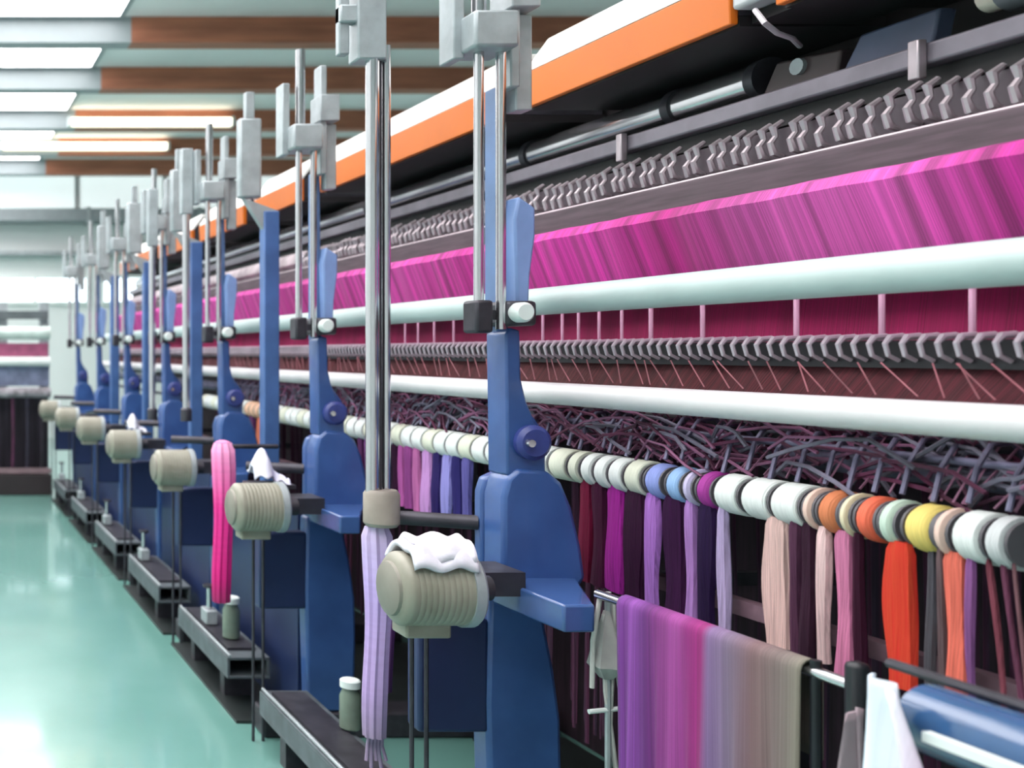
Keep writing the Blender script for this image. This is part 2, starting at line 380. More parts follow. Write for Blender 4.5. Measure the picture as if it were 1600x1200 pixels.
# ------------------------------------------------------------------ long horizontals of the loom
YE = 10.45; YN = .95
def rolls(name, X, ratio, r, lab, m, ya=YN, yb=YE):
    z = H - ratio * X
    t = thing(name, (X, (ya + yb) / 2, z - r), lab, 'roller')
    MB().lathe((X, ya, z), (0, 1, 0), [(0, 0), (0, r - .004), (.004, r), (yb - ya - .004, r), (yb - ya, r - .004), (yb - ya, 0)], 40).build('roller_tube', m, t)
    for y in (ya - .08, yb): MB().tube((X, y, z), (X, y + .08, z), r * .4).build('journal', M_dsteel, t)
    return t
up_r = rolls('roller', 1.74, -.0836, .0385, 'upper white roller running the loom below the magenta warp', mat('roller_grey_white', (178, 194, 193), .4, var=.05, scale=5))
lo_r = rolls('roller', 1.74, .0655, .0305, 'lower white roller running the loom above the spool row', mat('white_tube_clean', (208, 206, 208), .36, var=.03, scale=5))
zU = H + .0836 * 1.74; zL = H - .0655 * 1.74
# warp sheets
mag = [(0, (180, 30, 136)), (.05, (192, 52, 150)), (.08, (160, 22, 120)), (.11, (196, 74, 160)), (.14, (168, 62, 136)), (.17, (160, 4, 112)), (.2, (192, 40, 146)), (.26, (166, 12, 120)),
       (.34, (196, 56, 152)), (.42, (168, 22, 122)), (.6, (196, 52, 150)), (1, (176, 30, 132))]
M_mag = ramp_mat('magenta_warp', mag, 'Y', -4.6, 4.6, fine=420, fine_amt=.3, mid=30, mid_amt=.42, shear=-.1)
ya, yb = 1.0, YE - .2
XT = 1.86; ZT = H + .198 * XT
prof = [(XT + .10, ZT - .05), (XT + .075, ZT - .012), (XT + .045, ZT), (XT + .016, ZT - .008), (XT, ZT - .03), (XT + .02, ZT - .09), (1.905, 1.70), (1.92, 1.66), (1.93, 1.632)]
def sheet(u, v):
    k = u * (len(prof) - 1); i = min(int(k), len(prof) - 2); t = k - i
    x = prof[i][0] * (1 - t) + prof[i + 1][0] * t; z = prof[i][1] * (1 - t) + prof[i + 1][1] * t
    return (x + .004 * math.sin(v * 190) + .003 * math.sin(v * 417), ya + (yb - ya) * v, z)
ws = thing('warp_sheet', (1.9, (ya + yb) / 2, 1.6), 'bright magenta warp of fine threads stretched above the upper roller', 'yarn sheet')
MB().grid(sheet, 24, 500).build('threads', M_mag, ws, solid=.006)
MB().tube((XT + .047, ya - .05, ZT - .043), (XT + .047, yb + .05, ZT - .043), .034).build('support_bar', M_dsteel, ws)
M_warp_shade = ramp_mat('shaded_warp', [(0, (146, 0, 76)), (.15, (164, 2, 86)), (.3, (136, 0, 70)), (.5, (176, 6, 92)), (1, (150, 4, 76))], 'Y', -4.6, 4.6, fine=300, fine_amt=.25, mid=14, mid_amt=.2)  # warp continues below the roller, shade there put into its colour
t = MB().grid(lambda u, v: (2.02 - .03 * u + .004 * math.sin(v * 150), ya + (yb - ya) * v, 1.72 - .27 * u), 6, 300).build('warp_sheet', M_warp_shade, solid=.006)
tag(t, 'warp band coloured dark crimson as shade between the upper roller and the comb', 'yarn sheet')
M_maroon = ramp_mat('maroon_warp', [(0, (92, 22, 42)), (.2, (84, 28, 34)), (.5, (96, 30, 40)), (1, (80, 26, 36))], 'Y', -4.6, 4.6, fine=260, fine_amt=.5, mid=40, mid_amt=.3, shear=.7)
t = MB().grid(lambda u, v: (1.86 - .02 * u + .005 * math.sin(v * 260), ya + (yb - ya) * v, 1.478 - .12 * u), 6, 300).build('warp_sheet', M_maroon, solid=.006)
tag(t, 'brown maroon warp threads between the comb and the lower roller', 'yarn sheet')

# comb of hooks
cb = thing('comb_rail', (1.84, 5.7, 1.47), 'long comb rail of steel hooks under the shade-coloured warp', 'comb rail')
zc = H + .006 * 1.82
MB().box(1.835, 1.88, ya, yb, zc - .04, zc + .012).build('rail', mat('comb_dark', (38, 36, 42), .5, metal=.2, var=.2), cb)
def hook_mb(y):
    b = MB(); b.path([(1.832, y, zc - .026), (1.812, y, zc - .016), (1.806, y, zc + .006), (1.816, y, zc + .018), (1.84, y, zc + .02)], [.004, .0045, .0048, .0065, .0065], 8)
    return b
h0 = hook_mb(1.50).build('hook', M_comb, cb)
for k in range(1, 100):
    c = h0.copy(); COL.objects.link(c); c.parent = cb; c.location = h0.location + Vector((0, .0335 * k, 0))
rest = MB(); y = 1.50 + .0335 * 100
while y < yb - .05:
    rest.path([(1.832, y, zc - .026), (1.808, y, zc - .012), (1.81, y, zc + .016), (1.84, y, zc + .02)], .0065, 5); y += .0335
tag(rest.build('hook', M_comb, cb), kind='stuff')
M_pin = mat('pink_pin', (240, 180, 212), .4, var=.1)
pins = [1502, 1362, 1230, 1085, 1005] + [960, 925, 893, 868, 838, 700, 670, 645, 625]
for i, x in enumerate(pins):
    yy = Yx(x, 1.84); r = .0052 if i < 5 else .004
    MB().tube((1.86, yy, zc + .012), (1.86, yy, zc + .15), r, 8).build('guide_pin', M_pin, cb)

# covers
def prof_cover():
    return 1.90, H + .41 * 1.90, H + .4675 * 1.90
X0, ZB, ZM = prof_cover()
covs = [(.7, 2.30, 'orange cover with glare-white lid at the right edge of the picture'), (2.43, 3.27, 'orange cover with glare-white lid right of the nearest blue frame'), (3.44, 4.98, 'orange cover with glare-white lid behind the chrome lifting column'),
        (5.25, 5.98, 'orange cover with glare-white lid right beside the third frame top'), (6.2, 7.2, 'orange cover with glare-white lid, fourth from the camera beyond the grey joint'), (7.42, 8.5, 'pale orange cover, one before the last'), (8.7, 10.2, 'last orange cover at the far end')]
for y0, y1, lab in covs:
    t = thing('machine_cover', (2.05, (y0 + y1) / 2, ZB), lab, 'machine cover', 'orange covers along the loom top')
    MB().prism([(X0, ZB), (X0 - .006, ZM), (X0 + .02, ZM + .005), (X0 + .02, ZB)], y0, y1).build('front_panel', M_orange, t, bevel=.003)
    MB().prism([(X0 - .008, ZM + .001), (X0 + .075, ZM + .115), (2.26, ZM + .115), (2.26, ZM + .095), (X0 + .09, ZM + .095), (X0 + .012, ZM + .001)], y0, y1).build('lid', M_lid, t, bevel=.003)
    MB().box(X0 + .022, 2.27, y0, y1, ZB - .005, ZB + .02).build('underside', M_black, t)
    for y in (y0, y1 - .012): MB().prism([(X0 + .021, ZB + .021), (X0 + .021, ZM), (X0 + .088, ZM + .094), (2.26, ZM + .094), (2.26, ZB + .021)], y, y + .012).build('end_plate', M_dsteel, t)
t = thing('cover_joint', (2.0, 2.365, ZB), 'pale grey joint box between the two nearest orange covers', 'joint box')
MB().box(X0 + .0, 2.2, 2.302, 2.428, ZB + .03, ZM + .07).build('box', mat('joint_grey', (190, 194, 198), .5), t, bevel=.01)
MB().box(X0 + .05, 2.2, 2.302, 2.428, ZB - .0, ZB + .028).build('base_strip', M_black, t)
# girder that carries the covers
g = tag(MB().box(2.28, 2.36, YN, YE, 2.2, 2.4).build('girder', M_black), 'long black girder carrying the orange covers', 'girder')
# rails below the covers
t = thing('silver_shaft', (2.12, 5, 2.14), 'polished silver shaft running under the black cover undersides', 'shaft')
zs = H + .326 * 2.14
MB().tube((2.14, 2.62, zs), (2.14, YE, zs), .048, 24).build('shaft', M_chrome, t)
for y in (2.60, 2.9, 3.6, 4.9, 6.2): MB().tube((2.14, y, zs), (2.14, y + .03, zs), .054, 24).build('collar', M_dsteel, t)
t = thing('shaft_bracket', (2.15, 2.4, 2.05), 'dark brown bracket at the near end of the silver shaft', 'bracket')
br = MB(); br.prism([(2.36, 2.20), (2.54, 2.22), (2.60, 2.12), (2.38, 2.10)], 2.10, 2.16, 'X'); br.build('plate', mat('bracket_brown', (74, 60, 62), .5), t, bevel=.006)
MB().lathe((2.09, 2.47, 2.19), (1, 0, 0), [(0, 0), (0, .02), (.03, .02), (.03, 0)], 12).build('bolt', M_steel, t)
t = thing('motor_plate', (2.15, 2.1, 2.06), 'dark slate blue plate under the covers right of the brown bracket', 'plate')
MB().prism([(2.12, 2.215), (2.30, 2.215), (2.36, 2.12), (2.14, 2.12)], 2.09, 2.13, 'X').build('plate', mat('slate', (74, 82, 108), .45), t, bevel=.006)
MB().tube((2.09, 1.98, 2.2), (2.09, 1.78, 2.2), .04, 20).build('cylinder', mat('cyl_grey', (110, 112, 118), .4, metal=.3), t)
MB().tube((2.09, 2.02, 2.2), (2.09, 1.98, 2.2), .03, 20).build('neck_ring', mat('cream_ring', (214, 204, 190), .5), t)
q = [on(1180, 16, 1.91), on(1195, 36, 1.89), on(1215, 52, 1.94), on(1238, 60, 2.02), on(1250, 72, 2.11)]
t = tag(MB().path(q, .006, 8).build('cable', mat('cable_grey', (190, 184, 190), .5)), 'short pale cable curving down from the grey joint box', 'cable')
t = thing('guide_rail', (2.06, 5, 2.05), 'long grey guide rail between the silver shaft and the needle bar', 'rail')
zr = H + .296 * 2.06
MB().box(2.035, 2.085, YN, YE, zr - .02, zr + .024).build('rail', mat('rail_grey', (128, 122, 132), .38, metal=.4), t, bevel=.006)
MB().box(2.07, 2.12, YN, YE, zr - .06, zr - .022).build('rail_web', M_black, t)
for x in (1460, 990): 
    y = Yx(x, 2.06)
    MB().box(2.015, 2.034, y - .012, y + .012, zr - .05, zr + .03).build('clip', M_hook, t, bevel=.003)
nb = thing('needle_bar', (2.02, 5, 1.94), 'needle bar with a close row of steel hooks above the magenta warp', 'needle bar')
zn0, zn1 = H + .228 * 2.0, H + .272 * 2.0
MB().box(2.03, 2.09, YN + .05, YE - .05, zn0 - .01, zn1 - .01).build('bar', mat('needle_bar_dark', (92, 82, 90), .5), nb)
def needle(y):
    b = MB(); b.path([(2.026, y, zn0 + .004), (2.006, y, zn0 + .012), (1.998, y, zn0 + .036), (2.01, y, zn0 + .052), (2.004, y, zn1 - .016), (2.026, y, zn1)], [.006, .009, .0075, .006, .009, .006], 8)
    return b
n0 = needle(1.40).build('hook', M_hook, nb)
for k in range(1, 100):
    c = n0.copy(); COL.objects.link(c); c.parent = nb; c.location = n0.location + Vector((random.uniform(-.004, .002), .041 * k + random.uniform(-.008, .008), random.uniform(-.006, .008)))
rest = MB(); y = 1.40 + .041 * 100
while y < YE - .1:
    rest.path([(2.026, y, zn0 + .004), (1.998, y, zn0 + .03), (2.008, y, zn0 + .056), (2.026, y, zn1)], .009, 5); y += .041
tag(rest.build('hook', M_hook, nb), kind='stuff')
MB().tube((2.0, YN + .05, zn0 - .004), (2.0, YE - .05, zn0 - .004), .005, 8).build('edge_wire', mat('wire_pale', (196, 180, 188), .35, metal=.5), nb)
t = tag(MB().box(1.985, 2.03, YN, YE, H + .176 * 2, H + .225 * 2).build('plank', M_band, bevel=.004), 'grey brown wooden plank under the needle bar', 'plank')
bp = thing('back_panel', (2.5, 5.6, 0), 'dark plum panel closing the loom behind the hanging yarn', 'panel')
MB().box(2.5, 2.53, YN, YE, .0, 2.2).build('sheet', M_back, bp)
for k in range(6): MB().box(2.46, 2.5, 1.2 + k * 1.7, 1.26 + k * 1.7, 0, 2.2).build('stud', M_dsteel, bp)

# ------------------------------------------------------------------ spool rack
XS = 1.80; zS = H - .175 * XS; RS = .045
YSE = 6.6
sr = thing('spool_rack', (1.9, 4.2, zS - .3), 'steel rack of shafts and bails carrying the yarn spools', 'rack')
MB().tube((XS, 1.45, zS), (XS, YE - .3, zS), .011, 12).build('spool_shaft', M_dsteel, sr)
ztb = H - .118 * 1.9
MB().tube((1.9, YN, ztb), (1.9, YE, ztb), .026, 20).build('back_tube', M_purp, sr)
MB().tube((1.96, YN, ztb + .05), (1.96, YE, ztb + .05), .018, 16).build('back_tube', M_dsteel, sr)
MB().tube((1.84, YN, ztb + .03), (1.84, YE, ztb + .03), .008, 10).build('thin_rod', M_purp, sr)
zlr = H - .318 * 1.79
MB().box(1.815, 1.845, YN, YE, zlr - .02, zlr + .014).build('lower_rail', mat('rail_mauve', (128, 100, 112), .5, var=.3), sr)
bl = MB().path([(1.925, 1.6, ztb + .03), (1.90, 1.595, ztb + .06), (1.85, 1.585, ztb + .058), (1.815, 1.575, ztb + .02), (1.795, 1.57, zS + .05)], .0045, 8)
b0 = bl.build('bail', M_purp, sr)
for k in range(1, 78):
    c = b0.copy(); COL.objects.link(c); c.parent = sr; c.location = b0.location + Vector((random.uniform(-.008, .008), .062 * k + random.uniform(-.01, .01), random.uniform(-.006, .006)))
for k in range(8):
    yy = 1.3 + k * 1.3
    MB().box(1.86, 2.46, yy + .12, yy + .15, ztb - .05, ztb + .0).build('bracket', M_dsteel, sr)
    MB().box(1.846, 2.46, yy + .12, yy + .15, zlr - .05, zlr - .015).build('bracket', M_dsteel, sr)

C = dict(white=(232, 236, 234), greywhite=(204, 206, 208), mint=(206, 226, 210), cream=(238, 224, 190), yellow=(240, 214, 120), red=(238, 108, 78), tan=(214, 126, 82), blush=(238, 204, 190),
         magenta=(166, 50, 150), lilac=(206, 196, 232), sky=(150, 186, 232), peri=(146, 160, 226), ivory=(222, 224, 206), peach=(236, 190, 160))
def yarn(name): return mat('yarn_' + name, C[name], .7, var=.06, scale=40, stretch=(.5, 8, .5), bump=.3)
core_m = mat('spool_core', (222, 222, 214), .4, var=.04)
spl = [(1592, 36, 'greywhite'), (1545, 48, 'white'), (1502, 26, 'blush'), (1464, 50, 'yellow'), (1416, 30, 'mint'), (1381, 36, 'red'), (1350, 20, 'cream'), (1321, 36, 'tan'), (1291, 20, 'blush'),
       (1255, 46, 'white'), (1207, 44, 'white'), (1161, 38, 'white'), (1124, 26, 'magenta'), (1099, 16, 'lilac'), (1075, 26, 'sky'), (1042, 28, 'peri'), (1012, 26, 'ivory'), (985, 22, 'white'), (961, 20, 'white'), (939, 18, 'white'), (918, 17, 'ivory')]
cname = dict(greywhite='pale grey', white='white', blush='blush pink', yellow='yellow', mint='pale mint', red='coral red', cream='cream', tan='orange tan', magenta='magenta purple', lilac='pale lilac', sky='sky blue', peri='periwinkle blue', ivory='ivory', peach='peach')
extra = {(1592): 'at the right edge of the row', 1545: 'right of the blush and yellow spools', 1502: 'right of the yellow spool', 1291: 'left of the orange tan spool', 1255: 'nearest of three wide ones left of tan', 1207: 'middle of three wide ones left of tan',
         1161: 'right of the magenta purple spool', 1012: 'left of the periwinkle blue spool', 985: 'second left of the periwinkle blue spool', 961: 'third left of the periwinkle blue spool', 939: 'fourth left of the periwinkle blue spool', 918: 'next to the nearest blue frame'}
def spool(y0, y1, cn, lab, detail=True):
    t = thing('yarn_spool', (XS, (y0 + y1) / 2, zS - RS), lab, 'spool', 'spools on the rack shaft')
    L = y1 - y0; w = L - .012
    wound = cn not in ('white', 'greywhite', 'ivory')
    r = RS * .98 if wound else RS
    pr = [(.006, 0), (.006, r * .72), (.006 + w * .08, r * .88), (.006 + w * .25, r), (.006 + w * .75, r), (.006 + w * .92, r * .88), (.006 + w, r * .72), (.006 + w, 0)] if wound else \
         [(.006, 0), (.006, r * .93), (.006 + w * .06, r), (.006 + w * .94, r), (.006 + w, r * .93), (.006 + w, 0)]
    MB().lathe((XS, y0, zS), (0, 1, 0), pr, 24).build('yarn_winding', yarn(cn), t)
    for a in (0, L - .005): MB().lathe((XS, y0 + a, zS), (0, 1, 0), [(0, 0), (0, RS * .86), (.005, RS * .86), (.005, 0)], 20).build('flange', mat('flange_grey', (104, 100, 106), .5), t)
    return t
for x, w, cn in spl:
    y0, y1 = Yx(x + w / 2, XS), Yx(x - w / 2, XS)
    spool(y0, y1, cn, ('%s yarn spool on the rack, %s' if x in extra else '%s yarn spool on the rack%s') % (cname[cn], extra.get(x, ', the only one of that colour' )))
y = Yx(906, XS); k = 0; nth = ['first', 'second', 'third', 'fourth', 'fifth', 'sixth', 'seventh', 'eighth', 'ninth', 'tenth', 'eleventh', 'twelfth', 'thirteenth', 'fourteenth', 'fifteenth', 'sixteenth']
while y < YSE:
    x = VX + F * XS / (y + .04)
    cn = 'white' if k % 3 else 'ivory'
    if 395 < x < 416: cn = 'peach'
    if 416 <= x < 428: cn = 'cream'
    lab = 'ivory white yarn spool, %s left of the nearest blue frame' % nth[k] if k < 15 else 'small far yarn spool on the rack beyond the second blue frame'
    spool(y, y + .08, cn, lab if cn in ('white', 'ivory') else '%s yarn spool far along the rack left of the second frame' % cname[cn]); y += .083; k += 1

# strands
def strand(x0, x1, rgb, name, lab, top=.194, bot=.347, X=None, rgb2=None, lean=0.):
    X = X or XS - .02
    ya_, yb_ = Yx(x1, X), Yx(x0, X); yc = (ya_ + yb_) / 2; w = (yb_ - ya_) / 2
    z1 = H - top * X; z0 = H - bot * X
    pts = []; rs = []
    n = 14; ph = random.uniform(0, 6)
    for i in range(n + 1):
        t = i / n
        pts.append((X + .004 * math.sin(ph + t * 4), yc + lean * t + .006 * math.sin(ph + t * 5) * min(1, w / .02), z1 + (z0 - z1) * t))
        rs.append(w * (1.0 + .12 * math.sin(ph * 2 + t * 6) - (.25 if i in (0,) else 0)))
    m = mat('strand_' + name, rgb, .8, var=.2, spec=.2, scale=60, stretch=(1, 5, .12), bump=.4, rgb2=rgb2)
    o = MB().path(pts, rs, 20, flat=min(1., .012 / max(w, .001)) if w > .012 else 1., lobes=7, amp=.08).build('yarn_strand', m)
    return tag(o, lab, 'yarn', 'yarn strands hanging from the spool rack')
S = strand
S(1481, 1512, (238, 118, 100), 'coral', 'coral yarn strand hanging below the yellow spool')
S(1512, 1524, (148, 92, 152), 'mid_purple', 'slim purple yarn strand right beside the coral strand')
S(1386, 1430, (206, 72, 46), 'orange', 'broad orange red yarn strand hanging below the coral red spool', bot=.345, rgb2=(206, 50, 40))
S(1310, 1334, (216, 130, 170), 'rose', 'rose pink yarn strand hanging below the orange tan spool', bot=.36)
S(1336, 1350, (58, 16, 42), 'plum', 'dark plum yarn strand right beside the rose pink strand', bot=.36)
S(1281, 1297, (240, 206, 206), 'paleblush', 'narrow pale blush yarn strand left of the rose pink strand')
S(1196, 1234, (232, 194, 188), 'blush', 'broad pale blush yarn strand below the white spools')
S(1238, 1252, (92, 54, 80), 'mauve', 'dusky mauve yarn strand right beside the broad pale blush strand')
S(1255, 1272, (58, 30, 50), 'darkmauve', 'dark mauve yarn strand second right of the broad pale blush strand')
S(1124, 1138, (196, 176, 220), 'lavender', 'slim lavender yarn strand below the magenta purple spool')
S(1094, 1118, (36, 14, 58), 'indigo', 'deep indigo yarn strand between the two slim lavender strands')
S(1074, 1088, (182, 132, 204), 'lilac', 'slim lilac yarn strand below the sky blue spool')
S(1040, 1070, (54, 12, 58), 'deepplum', 'deep purple yarn strand between the two lilac strands')
S(1011, 1030, (176, 116, 204), 'orchid', 'orchid lilac yarn strand left of the deep purple strand')
S(978, 1008, (48, 6, 44), 'aubergine', 'aubergine yarn strand right of the bright purple strand')
S(950, 976, (160, 34, 146), 'brightpurple', 'bright purple yarn strand near the nearest blue frame')
S(928, 946, (66, 8, 48), 'wine', 'wine yarn strand right of the crimson strand')
S(908, 926, (112, 6, 52), 'crimson', 'crimson yarn strand closest to the nearest blue frame')
S(1450, 1462, (86, 84, 92), 'slate', 'slate grey yarn strand right of the orange red strand')
S(1466, 1476, (112, 92, 96), 'taupe', 'taupe yarn strand just left of the coral strand')
S(1540, 1548, (130, 66, 80), 'rust', 'thin rust yarn strand right of the purple strand', lean=-.03)
S(1566, 1574, (110, 60, 84), 'dimrose', 'thin dim rose yarn strand near the right edge', lean=-.03)
S(1584, 1590, (128, 88, 96), 'dimtaupe', 'thin dim taupe yarn strand at the right edge', lean=-.02)
left = [(614, 622, (70, 20, 60), 'aubergine'), (624, 632, (190, 96, 170), 'pinkpurple'), (634, 646, (150, 70, 140), 'mulberry'), (647, 657, (196, 110, 170), 'pinklilac'), (660, 675, (206, 150, 216), 'palelilac'), (677, 690, (40, 26, 92), 'navy'), (692, 706, (152, 146, 218), 'bluelilac'), (708, 723, (38, 30, 100), 'navyb'), (725, 737, (96, 90, 160), 'bluegrey')]
lcn = ['dark aubergine yarn strand just right of the chrome column', 'thin pink purple yarn strand second right of the chrome column', 'mulberry yarn strand right of the chrome column', 'pink lilac yarn strand between mulberry and pale lilac strands', 'pale lilac yarn strand left of the navy strand',
       'navy yarn strand between the pale lilac and blue lilac strands', 'blue lilac yarn strand between the two navy strands', 'navy yarn strand left of the nearest blue frame', 'blue grey yarn strand touching the nearest frame outline']
for (a, b, c, n), l in zip(left, lcn): S(a, b, c, n, l, bot=.325)
S(402, 411, (214, 120, 90), 'rustpeach', 'small rust peach yarn strand far left of the second blue frame')
S(413, 426, (232, 214, 180), 'creamfar', 'small cream yarn strand far left of the second blue frame', bot=.31)
fark = 0
for x in (560, 572, 584, 596, 370, 380, 390):
    S(x, x + 8, [(90, 40, 90), (150, 90, 160), (70, 40, 80)][fark % 3], ['farplum', 'farlilac', 'fardark'][fark % 3], 'small dim yarn strand far along the rack', bot=.32); fark += 1
# dark curtain of yarn behind
cu = MB()
y = 1.2
while y < 7:
    w = random.uniform(.004, .014); X = 2.0 + random.uniform(-.05, .05)
    cu.path([(X, y, zS + .07), (X + .005, y + random.uniform(-.01, .01), .9), (X, y, .35 + random.uniform(-.05, .05))], w, 6, flat=.5)
    y += random.uniform(.02, .05)
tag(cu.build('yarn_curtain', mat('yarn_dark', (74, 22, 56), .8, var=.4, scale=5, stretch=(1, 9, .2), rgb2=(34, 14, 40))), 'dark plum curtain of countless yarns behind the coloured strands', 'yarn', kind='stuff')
# loose threads between lower roller and spools
th = MB()
for k in range(150):
    y = 1.25 + k * .034 + random.uniform(-.01, .01)
    dy = random.uniform(-.09, .12)
    th.path([(1.80, y, zL + .0), (1.86, y + dy * .3, zL - .05), (1.88, y + dy * .7, ztb + .075), (1.8, y + dy, zS + RS + .006)], .0022, 4)
tag(th.build('loose_threads', mat('thread_mauve', (158, 104, 134), .6, var=.3)), 'loose mauve threads running from the lower roller to the spools', 'yarn', kind='stuff')
for nm, rgb, cnt, rr in (('mauve', (150, 92, 128), 150, .0035), ('grey', (126, 120, 140), 110, .0045), ('plum', (104, 40, 76), 110, .004)):
    tb = MB()
    for k in range(cnt):
        y = random.uniform(1.2, 5.2); a = random.uniform(.0, .035); b_ = random.choice((-1, 1)) * random.uniform(.1, .34); z_ = ztb + random.uniform(-.03, .055); x_ = random.uniform(1.80, 1.9)
        tb.path([(x_, y, z_ - .02), (x_ - .015, y + b_ * .25, z_ + a), (x_ - .02, y + b_ * .5, z_ + a * .8), (x_ - .03, y + b_ * .8, z_ - a * .3), (x_ - .03, y + b_, z_ - .03)], rr, 5)
    tag(tb.build('tangled_yarn', mat('tangle_' + nm, rgb, .7, var=.3)), '%s tangled yarn loops lying over the tube above the spools' % nm, 'yarn', kind='stuff')
dt = MB()
for k in range(90):
    y = 1.15 + k * .055 + random.uniform(-.02, .02)
    dt.path([(1.80, y + random.uniform(.03, .09), zc - .03), (1.79, y, zL + .034)], .0018, 4)
tag(dt.build('loose_threads', mat('thread_rose', (164, 92, 104), .6, var=.3)), 'loose rose threads slanting over the brown maroon warp', 'yarn', kind='stuff')

# ------------------------------------------------------------------ cloth rail, cloth and rolls at lower right
XF = 1.58
zf = H - .352 * XF
cr = thing('cloth_rail', (XF, 2.0, zf - .02), 'thin steel rail with a black clamp post carrying the purple cloth', 'rail')
MB().tube((XF, 1.70, zf - .014), (XF, 2.42, zf - .014), .011, 12).build('bar', M_chrome, cr)
q = on(1355, 1045, XF)
MB().box(XF - .03, XF + .0, q.y - .014, q.y + .016, 0, q.z + .012).build('clamp_post', M_rubber, cr, bevel=.01)
q2 = on(1275, 1045, XF)
MB().path([(XF, q2.y, zf + .008), (XF, q2.y, zf - .2)], .009, 10).build('stop_pin', M_rubber, cr)
ya_, yb_ = Yx(1268, XF), Yx(978, XF)
stops = [(0, (122, 116, 104)), (.07, (108, 96, 92)), (.22, (112, 84, 88)), (.34, (110, 92, 116)), (.44, (120, 92, 136)), (.48, (140, 16, 104)), (.56, (128, 22, 106)), (.62, (150, 60, 138)), (.74, (112, 34, 110)), (.82, (92, 30, 108)), (.9, (132, 66, 154)), (.95, (100, 34, 120)), (1, (122, 60, 146))]
M_cloth = ramp_mat('gradient_cloth', stops, 'Y', -(yb_ - ya_) / 2, (yb_ - ya_) / 2, fine=400, fine_amt=.18, mid=60, mid_amt=.14, bump=.2)
def cloth(u, v):
    y = ya_ + (yb_ - ya_) * v
    rr = .02
    s = u * 1.0
    wv = .006 * math.sin(v * 30) + .004 * math.sin(v * 71 + 1)
    if s < .12:       # back flap
        return (XF + rr, y, zf - .014 - .16 * (1 - s / .12))
    if s < .24:
        a = PI * (s - .12) / .12
        return (XF + rr * math.cos(a), y, zf - .014 + rr * math.sin(a))
    d = (s - .24) / .76
    return (XF - rr - wv * d * 2, y + .012 * math.sin(v * 3) * d, zf - .014 - .66 * d)
cl = MB().grid(cloth, 50, 60).build('woven_cloth', M_cloth, solid=.003)
tag(cl, 'woven cloth shading from purple over magenta to taupe, hanging on a rail', 'cloth')
# dark blue roll at the lower right corner
q = on(1420, 1090, 1.44); e = on(1650, 1165, 1.44)
r0 = thing('cloth_roll', (1.44, 1.45, .93), 'glossy dark blue roll in the lower right corner', 'roll')
M_roll = mat('roll_blue', (44, 84, 130), .18, var=.1, coat=.6)
zr0 = q.z
MB().tube((1.44, 1.16, zr0 - .02), (1.44, Yx(1452, 1.44), zr0 - .02), .05, 32).build('roll_body', M_roll, r0)
MB().box(1.374, 1.387, 1.05, Yx(1440, 1.374), .962, .976).build('white_edge_strip', M_white, r0)
MB().tube((1.47, 1.1, zr0 + .032), (1.47, Yx(1390, 1.47), zr0 + .032), .008, 8).build('tension_rod', M_dsteel, r0)
MB().box(1.40, 1.52, 1.02, 1.12, 0, zr0 + .06).build('stand', M_dsteel, r0)
# draped white, blue and pink cloth beside the clamp post
XD = 1.365
stops = [(0, (196, 120, 160)), (.3, (214, 190, 214)), (.6, (232, 238, 246)), (1, (170, 206, 240))]
M_dr = ramp_mat('pastel_cloth', stops, 'Y', -.1, .1, fine=200, fine_amt=.05, mid=12, mid_amt=.06, bump=.1)
yq0, yq1 = Yx(1462, XD), Yx(1366, XD)
def drape(u, v):
    w = .42 + .58 * min(1, u * 3)
    y = yq1 + (yq0 - yq1) * v * w
    z = H - (1052 - VY + (30 * v if u < .1 else 30 * v)) * y / F * 1.0
    return (XD - .012 * math.sin(v * 9 + u * 2) - .02 * u, y, z - .42 * u)
t = MB().grid(drape, 30, 24).build('draped_cloth', M_dr, solid=.004)
tag(t, 'pastel white, blue and pink cloth draped beside the black clamp post', 'cloth')
XD2 = 1.50
def drape2(u, v):
    a, b = Yx(1338, XD2), Yx(1338 - 48 * min(1, u * 2 + .12), XD2)
    y = a + (b - a) * v
    return (XD2 + .012 * math.sin(v * 8 + 2 * u), y, H - (1105 - VY) * a / F - .4 * u - .02 * v)
t = MB().grid(drape2, 24, 16).build('draped_cloth', mat('mauve_cloth', (156, 138, 146), .8, var=.12, bump=.2), solid=.004)
tag(t, 'grey mauve cloth hanging between the purple cloth and the black post', 'cloth')
# white cords bundle right of the nearest frame
wc = thing('cord_bundle', (1.56, 2.4, .5), 'tangled bundle of white cords hanging under the blue shelf', 'cord')
for i, (xa, ya2, xb, yb2) in enumerate(((938, 930, 925, 1075), (950, 925, 950, 1200), (958, 940, 972, 1095), (944, 960, 962, 1200), (968, 985, 978, 1110))):
    p0 = at(xa, ya2, 2.42); p1 = at(xb, yb2, 2.42)
    mid = (p0 + p1) / 2 + Vector((random.uniform(-.012, .012), 0, 0))
    MB().path([p0, p0.lerp(mid, .5), mid, mid.lerp(p1, .5), p1], .0055, 8).build('cord', mat('white_cord', (206, 204, 200), .7), wc)
p0 = at(948, 1040, 2.42)
MB().path([p0 + Vector((0, 0, .13)), p0 + Vector((0, 0, .06)), p0, p0 + Vector((.0, 0, -.03))], [.006, .022, .034, .012], 14, lobes=5, amp=.2).build('knot', mat('knot_grey', (176, 174, 172), .8, var=.2), wc)
p0 = at(920, 1112, 2.42); p1 = at(980, 1106, 2.42)
MB().tube(p0, p1, .006, 8).build('cross_bar', M_white, wc)
MB().tube(at(950, 925, 2.42), at(950, 1420, 2.42), .007, 8).build('stand_rod', M_steel, wc)

